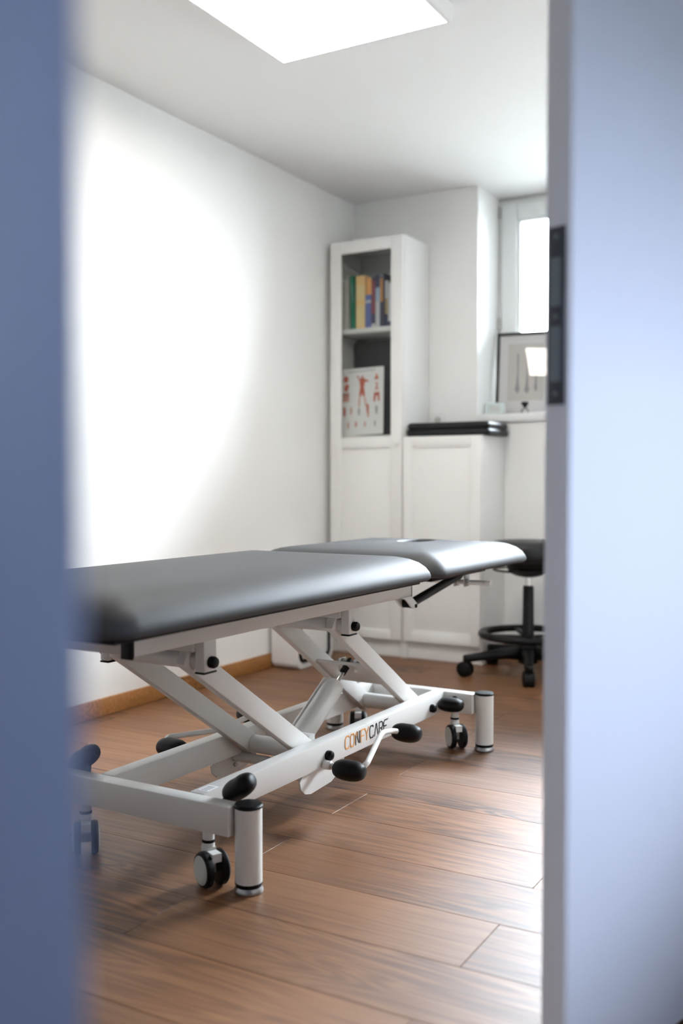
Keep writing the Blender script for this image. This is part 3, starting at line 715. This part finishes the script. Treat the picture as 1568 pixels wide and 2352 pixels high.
# black rounded groove frame on the visible side, built as a closed strip
tube('black_outline', [(.0695, y, z) for y, z in rrect(-.008, .215, .126, .180, .03, 5)], .0105, 'black_plastic', ap, n=8, closed=True)
for y in (-.11, .11): box('foot', -.05, .05, y-.02, y+.02, 0, .004, 'black_rubber', ap)

# ================================================================== STOOL
stl = thing('rolling_stool', (-1.440, 4.170, 0), 0, 'black rolling stool with foot ring and five-star base', 'stool')
lathe('seat', (0,0,.50), (0,0,.7), [(0,.150),(.004,.170),(.020,.178),(.055,.180),(.072,.176),(.082,.165),(.088,.14),(.090,.08),(.090,0)], 'stool_leather', stl, 48)
lathe('seat_pan', (0,0,.43), (0,0,.6), [(0,.03),(.006,.055),(.02,.085),(.045,.095),(.070,.095)], 'black_plastic', stl, 32)
N_ = 40; tube('lever_ring', [(.152*math.cos(2*math.pi*k/N_), .152*math.sin(2*math.pi*k/N_), .462) for k in range(N_)], .0045, 'black_plastic', stl, n=8, closed=True)
for k in range(3):
    a = R(120*k+20); tube('ring_spoke', [(.085*math.cos(a), .085*math.sin(a), .462), (.150*math.cos(a), .150*math.sin(a), .462)], .004, 'black_plastic', stl, n=8)
cyl('gas_piston', (0,0,.38), (0,0,.44), .014, 'chrome', stl, 20)
lathe('column', (0,0,.06), (0,0,.5), [(0,.030),(.02,.030),(.03,.0255),(.325,.0235),(.332,.021)], 'black_plastic', stl, 24)
# foot ring
bm = bmesh.new(); rings = []
for k in range(48):
    a = 2*math.pi*k/48
    rings.append([bm.verts.new(((.195+dx)*math.cos(a), (.195+dx)*math.sin(a), .178+dz)) for dx, dz in ((-.018,-.006),(-.012,-.013),(.014,-.013),(.022,-.004),(.020,.008),(.010,.014),(-.010,.013),(-.018,.006))])
for i in range(48):
    a, c = rings[i], rings[(i+1) % 48]
    for k in range(8): bm.faces.new((a[k], a[(k+1)%8], c[(k+1)%8], c[k]))
fr = from_bm('foot_ring', bm, 'black_plastic', stl, True, 60)
for k in range(4):
    a = R(90*k+35); d = Vector((math.cos(a), math.sin(a), 0))
    bar('ring_strut', Vector((0,0,.168))+d*.02, Vector((0,0,.176))+d*.185, .030, .012, 'black_plastic', fr, (-d.y, d.x, 0))
lathe('hub', (0,0,.05), (0,0,.2), [(0,.030),(.005,.042),(.05,.046),(.075,.040),(.115,.034)], 'black_plastic', stl, 28)
for k in range(5):
    a = R(-70+72*k); d = Vector((math.cos(a), math.sin(a), 0)); s = Vector((-d.y, d.x, 0))
    bm = bmesh.new(); secs = []
    for t, wd, z0_, z1_ in ((.02,.030,.070,.125),(.10,.026,.076,.120),(.19,.021,.072,.108),(.255,.019,.066,.098),(.290,.017,.062,.094)):
        secs.append([bm.verts.new(tuple(d*t + s*x + Vector((0,0,z)))) for x, z in ((-wd*.8,z0_),(wd*.8,z0_),(wd,(z0_+z1_)/2),(wd*.7,z1_),(-wd*.7,z1_),(-wd,(z0_+z1_)/2))])
    for p, q in zip(secs, secs[1:]):
        for j in range(6): bm.faces.new((p[j], p[(j+1)%6], q[(j+1)%6], q[j]))
    bm.faces.new(secs[0]); bm.faces.new(secs[-1])
    bmesh.ops.bevel(bm, geom=bm.edges[:], offset=.003, segments=1, affect='EDGES', profile=.5)
    from_bm('base_arm', bm, 'black_plastic', stl, True, 50)
    e = d*.272; wa = R([25, -35, 60, 10, 80][k]); ax = Vector((math.cos(wa), math.sin(wa), 0)); fw = Vector((-ax.y, ax.x, 0))
    cst = lathe('caster', tuple(e+Vector((0,0,.045))), tuple(e+Vector((0,0,.1))), [(0,.009),(.022,.009),(.03,.006)], 'black_plastic', stl, 12)
    for sg in (-1, 1):
        c0 = e + fw*.012 + Vector((0,0,.033)) + ax*sg*.004
        lathe('wheel', tuple(c0), tuple(c0+ax*sg), [(0,.026),(.001,.033),(.016,.033),(.020,.028),(.022,.014),(.0222,0)], 'black_plastic', cst, 24)
    hd = e + fw*.012
    lathe('caster_hood', tuple(hd+Vector((0,0,.033))-ax*.006), tuple(hd+Vector((0,0,.033))+ax), [(0,.02),(.001,.031),(.011,.031),(.012,.02)], 'black_plastic', cst, 20)
